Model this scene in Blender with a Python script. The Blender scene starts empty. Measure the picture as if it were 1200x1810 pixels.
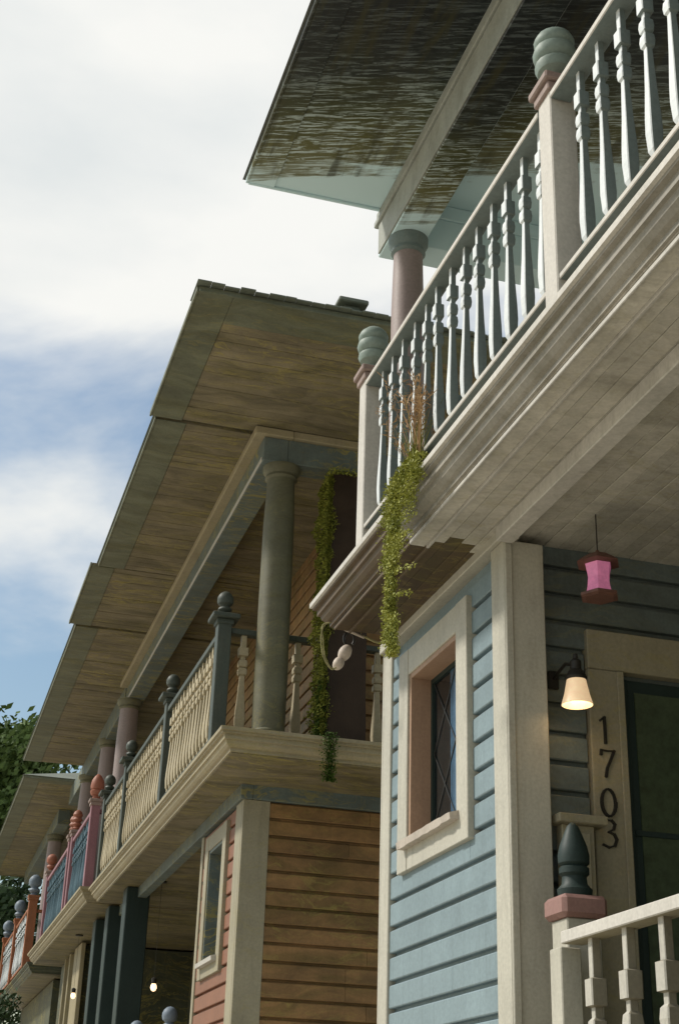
import bpy, bmesh, math, random
from mathutils import Vector, Matrix
random.seed(7)
S = bpy.context.scene
C = S.collection
R = math.radians

# ------------------------------------------------------------------ camera
# world: X = depth into the houses (d), Y = along the row, away from the viewer (s), Z up; the lens is at the origin,
# the street lies 1.7 m below it.
GZ = -1.7
yaw, pitch, roll = R(15.864), R(24.783), R(1.8824)
fwd = Vector((math.cos(pitch)*math.sin(yaw), math.cos(pitch)*math.cos(yaw), math.sin(pitch)))
rgt0 = Vector((math.cos(yaw), -math.sin(yaw), 0)); up0 = rgt0.cross(fwd)
rgt = rgt0*math.cos(roll) + up0*math.sin(roll); up = -rgt0*math.sin(roll) + up0*math.cos(roll)
cd = bpy.data.cameras.new('camera'); cam = bpy.data.objects.new('camera', cd); C.objects.link(cam)
cam.matrix_world = Matrix(((rgt.x, up.x, -fwd.x, 0), (rgt.y, up.y, -fwd.y, 0), (rgt.z, up.z, -fwd.z, 0), (0, 0, 0, 1)))
cd.sensor_fit = 'VERTICAL'; cd.sensor_height = 36; cd.sensor_width = 24; cd.lens = 50.0
cd.clip_start = 0.05; cd.clip_end = 4000
S.camera = cam

# ------------------------------------------------------------------ sky, sun, exposure
SUN = Vector((-0.63, 0.33, 0.70)).normalized()
EL = math.asin(SUN.z); AZ = math.atan2(SUN.x, SUN.y)
W = bpy.data.worlds.new('World'); S.world = W; W.use_nodes = True
nt = W.node_tree; nt.nodes.clear()
def wn(t, **k):
    n = nt.nodes.new(t)
    for a, b in k.items(): setattr(n, a, b)
    return n
wo = wn('ShaderNodeOutputWorld'); bg = wn('ShaderNodeBackground'); bg.inputs[1].default_value = 0.085
sky = wn('ShaderNodeTexSky', sky_type='NISHITA'); sky.sun_disc = False
sky.sun_elevation = EL; sky.sun_rotation = AZ; sky.air_density = 1.6; sky.dust_density = .7; sky.ozone_density = 2.2
tc = wn('ShaderNodeTexCoord'); mp = wn('ShaderNodeMapping'); mp.inputs['Scale'].default_value = (1.5, 1.5, 3.4); mp.inputs['Location'].default_value = (1.713, -3.369, 3.606)
ns = wn('ShaderNodeTexNoise'); ns.inputs['Scale'].default_value = 1.55; ns.inputs['Detail'].default_value = 7; ns.inputs['Roughness'].default_value = .52; ns.inputs['Distortion'].default_value = .35
sx = wn('ShaderNodeSeparateXYZ'); ml = wn('ShaderNodeMath', operation='MULTIPLY_ADD'); ml.inputs[1].default_value = .9; ml.inputs[2].default_value = -.345
ad = wn('ShaderNodeMath', operation='ADD')
rp = wn('ShaderNodeValToRGB'); rp.color_ramp.elements[0].position = .47; rp.color_ramp.elements[1].position = .69; rp.color_ramp.interpolation = 'EASE'
n2 = wn('ShaderNodeTexNoise'); n2.inputs['Scale'].default_value = 3.2; n2.inputs['Detail'].default_value = 5
rc = wn('ShaderNodeValToRGB'); rc.color_ramp.elements[0].position = .3; rc.color_ramp.elements[0].color = (6.9, 7.2, 7.2, 1)
rc.color_ramp.elements[1].position = .62; rc.color_ramp.elements[1].color = (8.4, 8.4, 8.1, 1)
mx = wn('ShaderNodeMixRGB')
L = nt.links.new
L(tc.outputs['Generated'], mp.inputs[0]); L(mp.outputs[0], ns.inputs['Vector']); L(mp.outputs[0], n2.inputs['Vector'])
L(tc.outputs['Generated'], sx.inputs[0]); L(sx.outputs['Z'], ml.inputs[0]); L(ml.outputs[0], ad.inputs[0]); L(ns.outputs['Fac'], ad.inputs[1])
L(ad.outputs[0], rp.inputs[0]); L(n2.outputs['Fac'], rc.inputs[0])
L(rp.outputs[0], mx.inputs[0]); L(sky.outputs[0], mx.inputs[1]); L(rc.outputs[0], mx.inputs[2]); L(mx.outputs[0], bg.inputs[0]); L(bg.outputs[0], wo.inputs[0])
sd = bpy.data.lights.new('sun', 'SUN'); sd.energy = 3.0; sd.angle = R(6); sd.color = (1, .95, .86)
so = bpy.data.objects.new('sun', sd); C.objects.link(so); so.rotation_euler = SUN.to_track_quat('Z', 'Y').to_euler(); so.location = (-20, 10, 30)
vs = S.view_settings
vs.view_transform = 'Standard'; vs.look = 'None'; vs.gamma = 1; vs.exposure = 0.4; vs.use_curve_mapping = False
S.render.engine = 'CYCLES'
S.cycles.max_bounces = 8; S.cycles.diffuse_bounces = 5

# ------------------------------------------------------------------ materials
MATS = {}
def rgb(h):   # sRGB 0-255 triple -> linear
    return tuple(((c/255)/12.92 if c/255 <= .04045 else ((c/255+.055)/1.055)**2.4) for c in h)
class NB:
    def __init__(s, name):
        s.m = bpy.data.materials.new(name); s.m.use_nodes = True; s.t = s.m.node_tree
        s.b = s.t.nodes['Principled BSDF']
    def n(s, t, **k):
        x = s.t.nodes.new(t)
        for a, b in k.items(): setattr(x, a, b)
        return x
    def l(s, a, b): s.t.links.new(a, b)
    def pos(s, scale, loc=(0, 0, 0)):
        g = s.n('ShaderNodeNewGeometry'); m = s.n('ShaderNodeMapping'); m.inputs['Scale'].default_value = scale; m.inputs['Location'].default_value = loc
        s.l(g.outputs['Position'], m.inputs[0]); return m.outputs[0]
    def warp(s, scale, loc=(0, 0, 0), amp=.5, fr=.8):
        # position pushed about by a slow noise, so that drawn-out stains wander instead of running dead straight
        g = s.n('ShaderNodeNewGeometry'); w = s.n('ShaderNodeTexNoise'); w.inputs['Scale'].default_value = fr; w.inputs['Detail'].default_value = 3
        s.l(g.outputs['Position'], w.inputs['Vector'])
        a = s.n('ShaderNodeVectorMath', operation='MULTIPLY_ADD'); a.inputs[1].default_value = (amp, amp, amp)
        s.l(w.outputs['Color'], a.inputs[0]); s.l(g.outputs['Position'], a.inputs[2])
        m = s.n('ShaderNodeMapping'); m.inputs['Scale'].default_value = scale; m.inputs['Location'].default_value = loc
        s.l(a.outputs[0], m.inputs[0]); return m.outputs[0]
    def noise(s, vec, sc=1, det=4, rough=.55, dist=0):
        x = s.n('ShaderNodeTexNoise'); x.inputs['Scale'].default_value = sc; x.inputs['Detail'].default_value = det
        x.inputs['Roughness'].default_value = rough; x.inputs['Distortion'].default_value = dist; s.l(vec, x.inputs['Vector']); return x.outputs['Fac']
    def ramp(s, f, stops, interp='LINEAR'):
        x = s.n('ShaderNodeValToRGB'); x.color_ramp.interpolation = interp; e = x.color_ramp.elements
        while len(e) < len(stops): e.new(.5)
        for q, (p, c) in zip(e, stops):
            q.position = p; q.color = (*c, 1) if len(c) == 3 else c
        s.l(f, x.inputs[0]); return x.outputs[0]
    def mix(s, f, a, b, mode='MIX'):
        x = s.n('ShaderNodeMixRGB', blend_type=mode)
        for i, v in zip((0, 1, 2), (f, a, b)):
            if isinstance(v, (int, float)): x.inputs[i].default_value = v
            elif isinstance(v, tuple): x.inputs[i].default_value = (*v[:3], 1)
            else: s.l(v, x.inputs[i])
        return x.outputs[0]
    def bump(s, f, st=.3, dist=.01):
        x = s.n('ShaderNodeBump'); x.inputs['Strength'].default_value = st; x.inputs['Distance'].default_value = dist
        s.l(f, x.inputs['Height']); s.l(x.outputs[0], s.b.inputs['Normal'])
    def done(s, col, rough=.6, spec=.3):
        if isinstance(col, tuple): s.b.inputs['Base Color'].default_value = (*col[:3], 1)
        else: s.l(col, s.b.inputs['Base Color'])
        s.b.inputs['Roughness'].default_value = rough
        s.b.inputs['Specular IOR Level'].default_value = spec
        return s.m
G1 = (1, 1, 1); G0 = (0, 0, 0)
def sc3(c, k): return tuple(x*k for x in c)
OL = (.085, .075, .02); OC = (.30, .25, .07); BK = (.028, .026, .016)
def paint(name, col, var=.14, dirt=.25, dirtcol=(.16, .14, .10), streak=0, wisps=0, chip=0, rough=.55, dark=BK, piece=.06):
    """weathered house paint: cloudy tone, grime, and (streak, wisps) algae and rust drawn out across the boards"""
    if name in MATS: return MATS[name]
    k = NB(name)
    a = k.noise(k.pos((1.3, 1.3, 1.3)), 1.7, 6, .6)
    c = k.mix(k.ramp(a, [(.3, G0), (.7, G1)]), sc3(col, 1-var), tuple(min(.9, x*(1+var)) for x in col))
    g = k.noise(k.pos((9, 9, 3.2), (3, 1, 2)), 1.3, 7, .68)
    c = k.mix(k.ramp(g, [(.50, G0), (.80, (dirt, dirt, dirt))]), c, dirtcol)
    dp = k.noise(k.pos((22, 22, 1.1), (7, 3, 1)), 1.0, 6, .62)
    c = k.mix(k.ramp(dp, [(.52, G0), (.74, (.28,)*3)]), c, sc3(col, .55))
    oi = k.n('ShaderNodeObjectInfo'); c = k.mix(1.0, c, k.ramp(oi.outputs['Random'], [(0, (1-piece,)*3), (1, (min(1, 1+piece*.3),)*3)]), 'MULTIPLY')
    if streak:
        st = k.noise(k.warp((1.1, 4.5, 4.5), (5, 2, 0), .7, 1.1), 1.1, 7, .66, .5)
        c = k.mix(k.ramp(st, [(.36, (streak,)*3), (.60, G0)]), c, dark)
        st2 = k.noise(k.warp((.6, 2.6, 2.6), (1, 8, 3), .7, 1.1), 1.3, 5, .6, .8)
        c = k.mix(k.ramp(st2, [(.48, G0), (.66, (streak,)*3)]), c, OL)
    if wisps:
        for sc_, of, lo in (((.9, 9, 9), (2, 4, 7), .53), ((1.3, 15, 15), (9, 1, 3), .55)):
            w = k.noise(k.warp(sc_, of, .55, 1.5), 1.0, 5, .55, .6)
            p = k.noise(k.pos((.5, .9, .9), of), 1.2, 3, .5)
            fac = k.mix(1.0, k.ramp(w, [(lo, G0), (lo+.03, (wisps,)*3), (lo+.07, G0)]), k.ramp(p, [(.42, G0), (.6, G1)]), 'MULTIPLY')
            c = k.mix(fac, c, OC)
    if chip:
        h = k.noise(k.pos((16, 16, 9)), 1.2, 8, .7)
        c = k.mix(k.ramp(h, [(.62, G0), (.66, (chip,)*3)]), c, (.22, .16, .11))
    f = k.noise(k.pos((55, 55, 55)), 1, 4, .6)
    c = k.mix(.10, c, k.ramp(f, [(.3, G0), (.7, G1)]), 'OVERLAY')
    k.bump(f, .12, .004)
    MATS[name] = k.done(c, rough, .25); return MATS[name]
def flat(name, col, rough=.5, emis=None, es=0, metal=0, trans=0, spec=.4):
    if name in MATS: return MATS[name]
    k = NB(name); f = k.noise(k.pos((14, 14, 14)), 1.5, 5, .6)
    m = k.done(k.mix(k.ramp(f, [(.3, G0), (.7, G1)]), sc3(col, .75), sc3(col, 1.2)), rough, spec)
    k.b.inputs['Metallic'].default_value = metal; k.b.inputs['Transmission Weight'].default_value = trans
    if emis: k.b.inputs['Emission Color'].default_value = (*emis, 1); k.b.inputs['Emission Strength'].default_value = es
    MATS[name] = m; return m
def leaf(name, a, b, rough=.6):
    if name in MATS: return MATS[name]
    k = NB(name); f = k.noise(k.pos((6, 6, 6)), 1.6, 4, .7); f2 = k.noise(k.pos((60, 60, 60)), 1, 2, .5)
    c = k.mix(k.ramp(f, [(.3, G0), (.7, G1)]), a, b); c = k.mix(k.ramp(f2, [(.4, G0), (.7, (.5,)*3)]), c, sc3(b, 1.5))
    k.b.inputs['Subsurface Weight'].default_value = 0
    MATS[name] = k.done(c, rough, .2); return MATS[name]

M = {}
M['cream'] = paint('cream_paint', (0.43, 0.41, 0.345), .08, .3)
M['bone'] = paint('bone_paint', (0.5, 0.475, 0.43), .06, .22)
M['blue'] = paint('blue_siding_paint', (0.2, 0.262, 0.285), .12, .22, (.16, .2, .21), piece=0.1)
M['salmon'] = paint('salmon_paint', (0.235, 0.11, 0.068), .10, .3, (.2, .13, .09), piece=0.12)
M['salmon_side'] = paint('salmon_siding_paint', (0.29, 0.165, 0.07), .14, .35, (.16, .11, .05), streak=.45, wisps=.45, piece=0.22)
M['rosewood'] = paint('rosy_brown_paint', (0.36, 0.235, 0.16), .08, .25)
M['sill'] = paint('peeling_sill_paint', (0.44, 0.385, 0.33), .1, .4, chip=.8)
M['cream_b'] = paint('tan_cream_paint', (0.3, 0.255, 0.165), .1, .4, (.15, .12, .06), wisps=.3)
M['baluster_b'] = paint('baluster_cream_paint', (0.4, 0.34, 0.225), .08, .3, wisps=.15)
M['teal_rail'] = paint('grey_teal_paint', (0.15, 0.19, 0.185), .12, .3)
M['mauve'] = paint('mauve_column_paint', (0.28, 0.225, 0.215), .08, .25)
M['slate'] = paint('slate_blue_paint', (0.125, 0.155, 0.15), .12, .3, streak=.25, wisps=.9)
M['olive_col'] = paint('olive_grey_column_paint', (0.135, 0.13, 0.085), .12, .3, streak=.3, wisps=.25)
M['dark_teal'] = paint('dark_teal_paint', (0.02, 0.034, 0.031), .15, .3, (.02, .025, .02))
M['finial'] = paint('finial_green_grey_paint', (.20, .25, .22), .12, .3)
M['cap'] = paint('cap_rose_paint', (0.27, 0.2, 0.175), .1, .3)
M['pink'] = paint('pink_post_paint', (0.26, 0.13, 0.15), .1, .25)
M['cobalt'] = paint('blue_baluster_paint', (0.05, 0.1, 0.13), .12, .25)
M['orange'] = paint('orange_post_paint', (0.29, 0.11, 0.052), .12, .3)
M['orange_f'] = paint('orange_finial_paint', (0.29, 0.11, 0.07), .1, .2)
M['grey_f'] = paint('blue_grey_finial_paint', (.17, .21, .26), .1, .25)
M['bal_a'] = paint('white_baluster_paint', (0.62, 0.65, 0.66), .06, .25, (.2, .24, .25))
M['bal_p'] = paint('white_baluster_porch_paint', (.42, .40, .35), .08, .3)
M['soffit_b'] = paint('brown_soffit_paint', (0.215, 0.18, 0.115), .16, .3, streak=.6, wisps=.9)
M['soffit_edge'] = paint('green_grey_eave_paint', (0.15, 0.16, 0.11), .14, .4, streak=.4, wisps=.25)
M['soffit_a'] = paint('taupe_soffit_paint', (0.44, 0.395, 0.33), .14, .4, (.12, .10, .06), streak=.35, wisps=.35)
M['board_a'] = paint('faded_taupe_soffit_board', (0.55, 0.52, 0.455), .14, .4, (.14, .115, .075), streak=.2, wisps=.2, piece=.22)
M['board_far'] = paint('bare_brown_soffit_board', (0.085, 0.055, 0.03), .2, .4, (.05, .035, .02), streak=.3, wisps=.3, piece=.3)
M['mould_far'] = paint('bare_brown_moulding', (0.11, 0.078, 0.048), .18, .4, (.06, .04, .02), streak=.2)
M['board_b'] = paint('brown_soffit_board', (0.215, 0.18, 0.115), .16, .3, streak=.45, wisps=.7, piece=.16)
M['batten'] = paint('pale_batten_paint', (0.46, 0.44, 0.4), .12, .4)
M['shingle'] = paint('shingle_grey_green', (.12, .135, .105), .25, .4)
M['roof_top'] = paint('roof_felt', (.09, .095, .085), .2, .4)
M['mould_a'] = paint('taupe_moulding_paint', (0.3, 0.28, 0.24), .12, .35, streak=.2)
M['bal_shade'] = paint('baluster_shade_teal_paint', (0.16, 0.195, 0.19), .12, .3)  # painted shade for baluster sides and rail undersides
M['post_b'] = paint('dark_grey_teal_post_paint', (0.062, 0.074, 0.062), .12, .3)
M['porch_shade_blue'] = paint('porch_shade_blue_paint', (.135, .165, .165), .12, .3, (.09, .10, .08), streak=.3, wisps=.12, piece=0.14)  # blue siding paint darkened, porch shade put into the colour
M['cap_rose'] = paint('rose_newel_cap_paint', (.28, .16, .14), .1, .3)
M['bal_porch'] = paint('porch_baluster_shade_paint', (.20, .18, .135), .12, .35)  # painted shade for the sides of the porch balusters
M['beam_pale'] = paint('pale_sage_beam_paint', (.33, .345, .31), .1, .35, streak=.15)
M['tan'] = paint('dull_tan_trim_paint', (0.29, 0.26, 0.185), .1, .35, wisps=.25)
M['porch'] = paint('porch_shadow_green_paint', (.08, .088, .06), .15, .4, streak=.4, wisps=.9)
M['iron'] = flat('dark_iron', (.025, .022, .018), .5, metal=.3)
M['brass'] = flat('aged_brass', (.10, .085, .04), .45, metal=.4)
M['pane'] = flat('dark_window_glass', (.012, .015, .016), .06, spec=.6)
M['pane_b'] = flat('pale_window_glass', (.05, .065, .07), .08, spec=.6)
M['door'] = flat('dark_green_door_glass', (.055, .075, .045), .12, spec=.5)
M['sky_pane'] = flat('blue_sky_reflection', (.045, .095, .15), .1, spec=.6)  # blue of the reflected sky, painted on the pane
M['lead'] = flat('lead_came', (.03, .03, .028), .5)
M['ground'] = paint('street_concrete', (0.5, 0.46, 0.38), .12, .4)
M['wood'] = paint('wet_pile_timber', (.035, .022, .014), .3, .4, (.012, .008, .006), rough=.7)
M['moss'] = leaf('moss', (.075, .10, .012), (.27, .28, .04))
M['moss_l'] = leaf('golden_moss', (.09, .12, .016), (.34, .34, .07))
M['moss_d'] = leaf('dark_moss', (.02, .05, .008), (.08, .13, .02))
M['straw'] = leaf('dry_grass', (.22, .13, .055), (.42, .27, .14))
M['grass'] = leaf('green_grass', (.08, .10, .015), (.22, .22, .05))
M['leaf'] = leaf('tree_leaf', (.035, .065, .018), (.10, .15, .04))
M['leaf_d'] = leaf('shrub_leaf', (.012, .028, .012), (.04, .07, .025))
M['bark'] = flat('bark', (.06, .045, .03), .8)
M['rope'] = flat('hemp_rope', (.30, .27, .13), .8)
M['float'] = flat('weathered_float', (.48, .40, .33), .6)
M['glow'] = flat('lit_lamp_glass', (.62, .5, .36), .4, (1, .68, .38), .42)
M['bulb'] = flat('lit_bulb', (.8, .7, .5), .4, (1, .66, .36), 1.7)
M['pinkglass'] = flat('pink_lantern_glass', (.62, .22, .38), .45, (.9, .25, .5), .12)

def ripple_soffit():
    """eave boards of the near house: pale teal paint with dark water ripples and glints painted in towards the street end"""
    k = NB('rippled_teal_soffit_paint')
    g = k.n('ShaderNodeNewGeometry'); sp = k.n('ShaderNodeSeparateXYZ'); k.l(g.outputs['Position'], sp.inputs[0])
    t = k.n('ShaderNodeMath', operation='MULTIPLY_ADD'); t.inputs[1].default_value = .35; k.l(sp.outputs['X'], t.inputs[0]); k.l(sp.outputs['Y'], t.inputs[2])  # s + .35 d
    def skew(a, b):      # noise stretched across the boards
        c = k.n('ShaderNodeCombineXYZ'); m1 = k.n('ShaderNodeMath', operation='MULTIPLY'); m1.inputs[1].default_value = a; m2 = k.n('ShaderNodeMath', operation='MULTIPLY'); m2.inputs[1].default_value = b
        k.l(sp.outputs['X'], m1.inputs[0]); k.l(t.outputs[0], m2.inputs[0]); k.l(m1.outputs[0], c.inputs[0]); k.l(m2.outputs[0], c.inputs[1]); return c.outputs[0]
    n1 = k.noise(skew(.8, 4), 1.2, 6, .66, .7)
    n2 = k.noise(skew(3.2, 34), 1.0, 4, .6, .7)
    a = k.n('ShaderNodeMath', operation='MULTIPLY_ADD'); a.inputs[1].default_value = .8; k.l(n1, a.inputs[0]); k.l(t.outputs[0], a.inputs[2])
    b = k.n('ShaderNodeMath', operation='MULTIPLY_ADD'); b.inputs[1].default_value = .22; k.l(n2, b.inputs[0]); k.l(a.outputs[0], b.inputs[2])
    r = k.n('ShaderNodeMapRange'); r.inputs[1].default_value = 7.7; r.inputs[2].default_value = 9.72; k.l(b.outputs[0], r.inputs[0])
    TEAL = (.56, .73, .77)
    c = k.ramp(r.outputs[0], [(.0, (.010, .014, .015)), (.22, (.018, .024, .020)), (.42, (.055, .062, .028)), (.60, (.11, .11, .045)), (.70, (.15, .155, .085)), (.735, (.22, .245, .19)), (.765, TEAL), (1, TEAL)])
    sp2 = k.noise(skew(4.2, 40), 1.0, 7, .74, .8)
    w = k.ramp(r.outputs[0], [(.10, (.12,)*3), (.30, (.38,)*3), (.50, (.9,)*3), (.73, G1), (.77, G0)])
    f = k.mix(1.0, k.ramp(sp2, [(.515, G0), (.56, G1)]), w, 'MULTIPLY')
    c = k.mix(f, c, (.44, .53, .52))
    v = k.noise(k.pos((7, .9, 1)), 1.3, 5, .6, .4)
    vv = k.mix(1.0, k.ramp(v, [(.52, G0), (.66, (.75,)*3)]), k.ramp(r.outputs[0], [(.74, G1), (.80, G0)]), 'MULTIPLY')
    c = k.mix(vv, c, (.04, .04, .018))
    k.bump(sp2, .12, .005)
    return k.done(c, .28, .5)
M['ripple'] = ripple_soffit()  # water reflection painted into the eave colour

# ------------------------------------------------------------------ mesh helpers
def V(s, d, z): return Vector((d, s, z))
class MB:
    def __init__(self): self.bm = bmesh.new()
    def box(self, s0, s1, d0, d1, z0, z1, bev=0):
        b = bmesh.new() if bev else self.bm
        v = [b.verts.new((d, s, z)) for s in (s0, s1) for d in (d0, d1) for z in (z0, z1)]
        for f in ((0, 1, 3, 2), (4, 6, 7, 5), (0, 4, 5, 1), (2, 3, 7, 6), (0, 2, 6, 4), (1, 5, 7, 3)): b.faces.new([v[i] for i in f])
        if bev:
            bmesh.ops.bevel(b, geom=b.edges[:], offset=bev, segments=1, affect='EDGES', profile=.5)
            self.join(b)
        return self
    def join(self, b):
        mp_ = {v: self.bm.verts.new(v.co) for v in b.verts}
        for f in b.faces: self.bm.faces.new([mp_[v] for v in f.verts])
        b.free()
    def poly(self, pts):
        return self.bm.faces.new([self.bm.verts.new(p) for p in pts])
    def loft(self, rings, caps=True, closed=True):
        R_ = [[self.bm.verts.new(p) for p in r] for r in rings]
        n = len(R_[0])
        for a, b in zip(R_, R_[1:]):
            for i in range(n if closed else n-1):
                self.bm.faces.new((a[i], a[(i+1) % n], b[(i+1) % n], b[i]))
        if caps and closed:
            self.bm.faces.new(R_[0][::-1]); self.bm.faces.new(R_[-1])
        return self
    def lathe(self, s, d, prof, n=16, rot=0):
        self.loft([[Vector((d+r*math.cos(2*math.pi*i/n+rot), s+r*math.sin(2*math.pi*i/n+rot), z)) for i in range(n)] for r, z in prof]); return self
    def tube(self, pts, rad, n=6):
        pts = [Vector(p) for p in pts]; rings = []
        u = None
        for i, p in enumerate(pts):
            t = (pts[min(i+1, len(pts)-1)]-pts[max(i-1, 0)]).normalized()
            if u is None: u = t.orthogonal().normalized()
            u = (u-t*u.dot(t)).normalized(); w = t.cross(u)
            r = rad(i/(len(pts)-1)) if callable(rad) else rad
            rings.append([p+(u*math.cos(2*math.pi*j/n)+w*math.sin(2*math.pi*j/n))*r for j in range(n)])
        self.loft(rings); return self
    def mesh(self, name, mat, smooth=False):
        bmesh.ops.recalc_face_normals(self.bm, faces=self.bm.faces[:])
        me = bpy.data.meshes.new(name); self.bm.to_mesh(me); self.bm.free()
        me.materials.append(mat)
        if smooth:
            for p in me.polygons: p.use_smooth = True
            try: me.set_sharp_from_angle(angle=R(38))
            except Exception: pass
        return me
    def build(self, name, mat, parent=None, smooth=False):
        return place(name, self.mesh(name, mat, smooth), parent)
def place(name, me, parent=None, loc=(0, 0, 0), rot=(0, 0, 0)):
    o = bpy.data.objects.new(name, me); C.objects.link(o); o.location = loc; o.rotation_euler = rot
    if parent is not None:
        o.parent = parent
        if parent.get('_root'): o.matrix_parent_inverse = Matrix.Translation(-Vector(parent.location))
    return o
def tag(o, label=None, cat=None, group=None, kind=None):
    if label: o['label'] = label
    if cat: o['category'] = cat
    if group: o['group'] = group
    if kind: o['kind'] = kind
    return o
def thing(name, loc, label, cat, group=None):
    o = bpy.data.objects.new(name, None); C.objects.link(o); o.location = loc; o.empty_display_size = .2; o['_root'] = 1
    return tag(o, label, cat, group)
def box(name, mat, parent, s0, s1, d0, d1, z0, z1, bev=.004):
    return MB().box(s0, s1, d0, d1, z0, z1, bev).build(name, mat, parent)

# ------------------------------------------------------------------ ground
tag(box('street', M['ground'], None, -400, 900, -600, 600, GZ-.3, GZ, 0), kind='structure')

# ------------------------------------------------------------------ house kit
BH = .158     # siding exposure
board_cache = {}
def siding_board(parent, mat, axis, a0, a1, pos, z):
    """one cove-topped board; axis 's' faces the street (-d), axis 'd' faces the viewer's end of the row (-s)"""
    key = (axis, round(a1-a0, 3), mat.name)
    if key not in board_cache:
        prof = [(0, 0), (-.036, .001), (-.040, .007), (-.040, .124), (-.034, .131), (-.008, .133), (-.002, .140), (-.002, BH+.004), (0, BH+.004)]
        b = MB(); Ln = a1-a0
        if axis == 's': b.loft([[Vector((o, e, z_)) for o, z_ in prof] for e in (0, Ln)])
        else: b.loft([[Vector((e, o, z_)) for o, z_ in prof] for e in (0, Ln)])
        board_cache[key] = b.mesh('siding_board', mat)
    j = random.uniform(-.0015, .0015)
    return place('siding_board', board_cache[key], parent, (pos+j, a0, z) if axis == 's' else (a0, pos+j, z))
def siding(parent, mat, axis, a0, a1, pos, z0, z1, hole=None, zref=.871):
    k0 = math.floor((z0-zref)/BH); z = zref+k0*BH
    while z < z1-.03:
        if hole and z+BH > hole[2] and z < hole[3]:
            if hole[0]-a0 > .02: siding_board(parent, mat, axis, a0, hole[0], pos, z)
            if a1-hole[1] > .02: siding_board(parent, mat, axis, hole[1], a1, pos, z)
        elif a1-a0 > 1.7:       # a butt joint somewhere along the run
            m_ = round(a0+(a1-a0)*random.choice((.22, .3, .38, .55, .64, .72)), 2)
            siding_board(parent, mat, axis, a0, m_-.0015, pos, z); siding_board(parent, mat, axis, m_+.0015, a1, pos, z)
        else: siding_board(parent, mat, axis, a0, a1, pos, z)
        z += BH
def make_window(parent, s0, s1, z0, z1, d, casing, reveal, sillm, pane, lead=True, cw=.17):
    """outer size of the casing; opening inside it, sash set back"""
    w = box('window', reveal, parent, s0+cw+.001, s0+cw+.05, d+.125, d+.135, z0+cw, z1-cw, .002)
    o0, o1, p0, p1 = s0+cw, s1-cw, z0+cw, z1-cw
    box('casing_side', casing, w, s0, o0, d-.075, d, z0, z1)
    box('casing_side', casing, w, o1, s1, d-.075, d, z0, z1)
    box('casing_head', casing, w, o0+.001, o1-.001, d-.072, d, p1, z1-.002)
    box('casing_apron', casing, w, o0+.001, o1-.001, d-.07, d, z0+.002, p0)
    box('jamb', reveal, w, o0-.001, o0+.03, d-.06, d+.12, p0, p1, .002); box('jamb', reveal, w, o1-.03, o1+.001, d-.06, d+.12, p0, p1, .002)
    box('head_jamb', reveal, w, o0+.03, o1-.03, d-.06, d+.12, p1-.03, p1+.001, .002)
    b = MB(); n = 14
    for i in range(n):    # worn, uneven nosing
        a, e = o0-.03+(o1-o0+.06)*i/n, o0-.03+(o1-o0+.06)*(i+1)/n
    rings = []
    for i in range(n+1):
        a = o0-.04+(o1-o0+.08)*i/n; q = random.uniform(-.008, .008) if lead else 0
        rings.append([Vector((d-.12+q, a, p0-.045)), Vector((d-.125+q, a, p0-.005+q)), Vector((d+.02, a, p0+.03)), Vector((d+.11, a, p0+.055)), Vector((d+.11, a, p0-.045))])
    b.loft(rings).build('sill', sillm, w)
    f = .03
    fr = MB().box(o1-.03-f, o1-.03, d+.07, d+.11, p0+.05, p1-.03).box(o0+.03, o1-.03-f, d+.07, d+.11, p1-.03-f, p1-.03).box(o0+.03, o1-.03-f, d+.07, d+.11, p0+.05, p0+.05+f).build('sash', reveal if not lead else M['dark_teal'], w)
    box('pane', pane, w, o0+.03, o1-.03-f, d+.085, d+.091, p0+.05+f, p1-.03-f, 0)
    if lead:
        box('sky_reflection', M['sky_pane'], w, o0+.03, o0+.50, d+.0835, d+.0848, p0+.05+f, p1-.03-f, 0)  # blue strip, a sky reflection painted over part of the pane
        c0, c1, q0, q1 = o0+.035, o1-.035-f, p0+.055+f, p1-.035-f
        nx, nz = 2, 2; sw, sh = (c1-c0)/nx, (q1-q0)/nz
        for i in range(-nz, nx+1):
            for sg in (1, -1):
                # line s = c0 + (i + t)*sw, z = q0 + t*sh (or mirrored), clipped to the pane
                t0, t1 = max(0, -i), min(nz, nx-i)
                if t1-t0 > .01:
                    za, zb = (q0+t0*sh, q0+t1*sh) if sg > 0 else (q1-t0*sh, q1-t1*sh)
                    MB().tube([(d+.080, c0+(i+t0)*sw, za), (d+.080, c0+(i+t1)*sw, zb)], .0035, 4).build('lead_came', M['lead'], w)
    return w
# square-section sawn baluster, height 1 (scaled meshes per height)
BP = [(0, .02), (.05, .02), (.07, .03), (.16, .036), (.24, .034), (.40, .025), (.56, .019), (.60, .018), (.61, .03), (.64, .034), (.67, .03), (.68, .017), (.69, .03), (.72, .034), (.75, .03), (.76, .018), (.79, .018), (.795, .036), (.875, .036), (.88, .02), (1, .02)]
bal_cache = {}
def baluster(parent, mat, s, d, z0, h, k=1.0):
    key = (mat.name, round(h, 3), k)
    two = mat.name.startswith('white_baluster')
    if key not in bal_cache:
        b = MB(); b.loft([[Vector((a*r*k, e*r*k, t*h)) for a, e in ((-1, -.84), (-.84, -1), (.84, -1), (1, -.84), (1,  .84), (.84, 1), (-.84, 1), (-1,  .84))] for t, r in BP])
        bal_cache[key] = b.mesh('baluster', mat)
        if two:      # white street face, shade painted into the darker sides
            bal_cache[key].materials.append(M['bal_porch' if 'porch' in mat.name else 'bal_shade'])
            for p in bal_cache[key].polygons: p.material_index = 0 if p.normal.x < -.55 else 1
    return place('baluster', bal_cache[key], parent, (d, s, z0), (random.uniform(-.008, .008), random.uniform(-.006, .006), random.uniform(-.06, .06)))
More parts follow.
